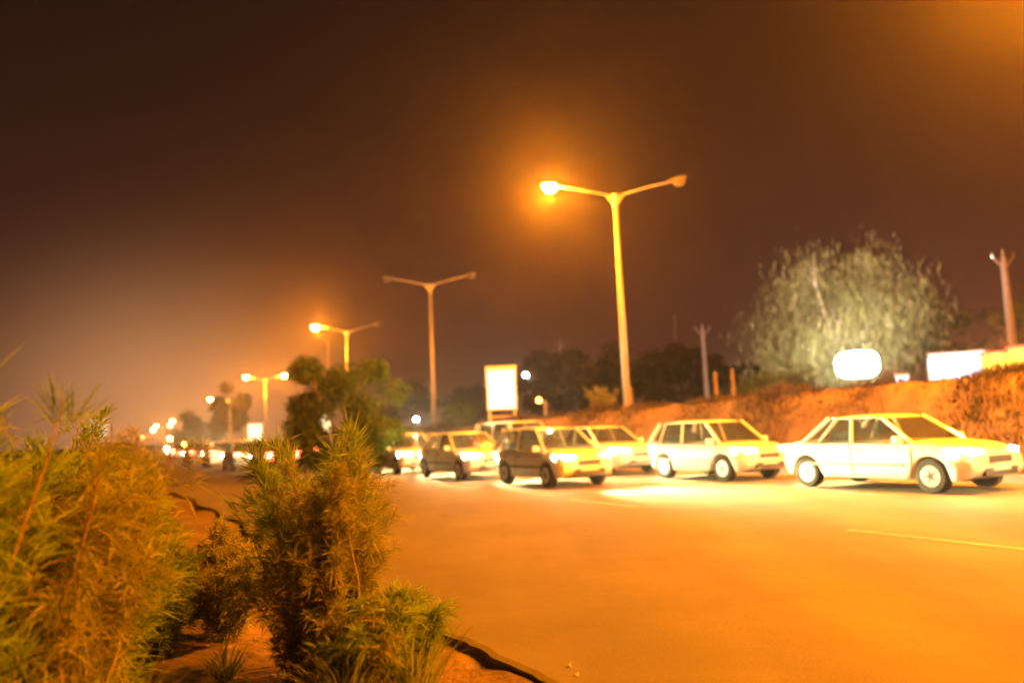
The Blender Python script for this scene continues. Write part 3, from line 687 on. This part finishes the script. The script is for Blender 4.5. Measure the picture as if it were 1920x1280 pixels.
def place_car(kind, paint, t, l, away, label, beam=0, dz=0):
    if kind not in protos: o = protos[kind] = make_car(kind, M['white'])
    else: o = copy_tree(protos[kind])
    base = rd(t, l, dz); o.location = base
    hd = math.atan2(-U.y, -U.x) if not away else math.atan2(U.y, U.x)
    o.rotation_euler = (0, 0, hd)
    if '_paint' in o: del o['_paint']
    cars.append((o, paint, beam)); tag(o, label, 'car', 'cars driving on the near road'); return o
cars = []
# nearest row beyond the second lane line, coming towards the right of the picture
place_car('hatchback', 'white', 5.6, 14.5, False, 'white hatchback at the right edge of the picture with headlights on')
place_car('sedan', 'white', 10.9, 14.4, False, 'white sedan second from the right in the near traffic row')
place_car('hatchback', 'white', 16.2, 14.5, False, 'white hatchback third from the right, behind the second white sedan')
place_car('sedan', 'white', 21.4, 14.4, False, 'white sedan fourth from the right and half hidden by the leading front lane car')
place_car('hatchback', 'white', 18.6, 10.9, False, 'white hatchback leading the front lane, its headlights flooding the road')
place_car('sedan', 'white', 24.2, 10.9, False, 'white sedan second in the front lane behind the leading white hatchback')
place_car('hatchback', 'white', 29.8, 10.9, False, 'white hatchback third in the front lane')
place_car('sedan', 'white', 35.5, 11.0, False, 'white sedan fourth in the front lane, just right of the tall dry shrub')
place_car('minivan', 'white', 27.3, 14.5, False, 'white minivan in the far lane below the lit sign')
place_car('sedan', 'silver', 34.0, 14.5, False, 'silver sedan in the far lane below the unlit street lamp')
place_car('hatchback', 'white', 41.5, 14.5, False, 'white hatchback in the far lane seen right beside the tall dry shrub')
place_car('hatchback', 'grey', 36.0, 7.2, True, 'grey hatchback driving away behind the tall dry shrub')
place_car('sedan', 'silver', 44.0, 7.2, True, 'silver sedan driving away left of the tall dry shrub')
place_car('hatchback', 'white', 52.0, 7.1, True, 'white hatchback driving away, far down the near lane')
place_car('sedan', 'grey', 62.0, 7.0, True, 'grey sedan driving away, farther down the near lane')
place_car('hatchback', 'silver', 76.0, 7.0, True, 'silver hatchback farthest away in the near lane')
place_car('sedan', 'grey', 48.0, 10.8, True, 'grey sedan driving away in the middle lane')
place_car('hatchback', 'grey', 57.0, 10.8, True, 'grey hatchback driving away in the middle lane')
place_car('sedan', 'white', 68.0, 10.8, True, 'white sedan driving away in the middle lane')
place_car('sedan', 'silver', 51.0, 14.4, False, 'silver sedan coming on in the far lane, seen through the shrub twigs')
place_car('hatchback', 'white', 62.0, 14.4, False, 'white hatchback coming on in the far lane with its lights lit, far off')
place_car('sedan', 'white', 78.0, 14.4, False, 'white sedan coming on, very far down the far lane')
place_car('hatchback', 'silver', 95.0, 12.0, False, 'silver hatchback coming on, very far down the road')
place_car('sedan', 'grey', 118.0, 13.5, False, 'grey sedan coming on, the farthest car but one')
place_car('hatchback', 'white', 145.0, 12.0, False, 'farthest car, a white hatchback coming on')
BE = {0: 300, 1: 500, 2: 700, 3: 700, 4: 1500, 5: 1200, 6: 900, 7: 700, 8: 600, 9: 600, 10: 600, 19: 200, 20: 200, 21: 200, 22: 250, 23: 250, 24: 250}
for i, (o, paint, beam) in enumerate(cars):
    recolour(o, paint)
    b = BE.get(i, 120); Ln = 4.35 if o.name.startswith('sedan') else 3.75
    heads = [c for c in bpy.data.objects if c.parent == o and c.name.startswith('headlight')]
    for c, s in zip(heads, (-1, 1)):
        lamp_light('headlight_beam', (Ln/2+.06, s*.52, .68), b, (1, .74, .30), c, .07, spot=R(62), rot=(R(89), 0, R(-90+(9 if 4 <= i <= 7 else 0))))

# ------------------------------------------------------------------ haze
hz = bpy.data.materials.new('haze_air'); hz.use_nodes = True; t = hz.node_tree; t.nodes.clear()
pv = t.nodes.new('ShaderNodeVolumePrincipled'); pv.inputs['Color'].default_value = (.9, .88, .85, 1); pv.inputs['Density'].default_value = .0008; pv.inputs['Anisotropy'].default_value = .86
ho = t.nodes.new('ShaderNodeOutputMaterial'); t.links.new(pv.outputs[0], ho.inputs['Volume'])
c = U*180+L*20
tag(MB().box((c.x, c.y, 10), (480, 480, 24)).build('haze', hz), 'thin dusty night haze over the road', 'haze', kind='stuff')
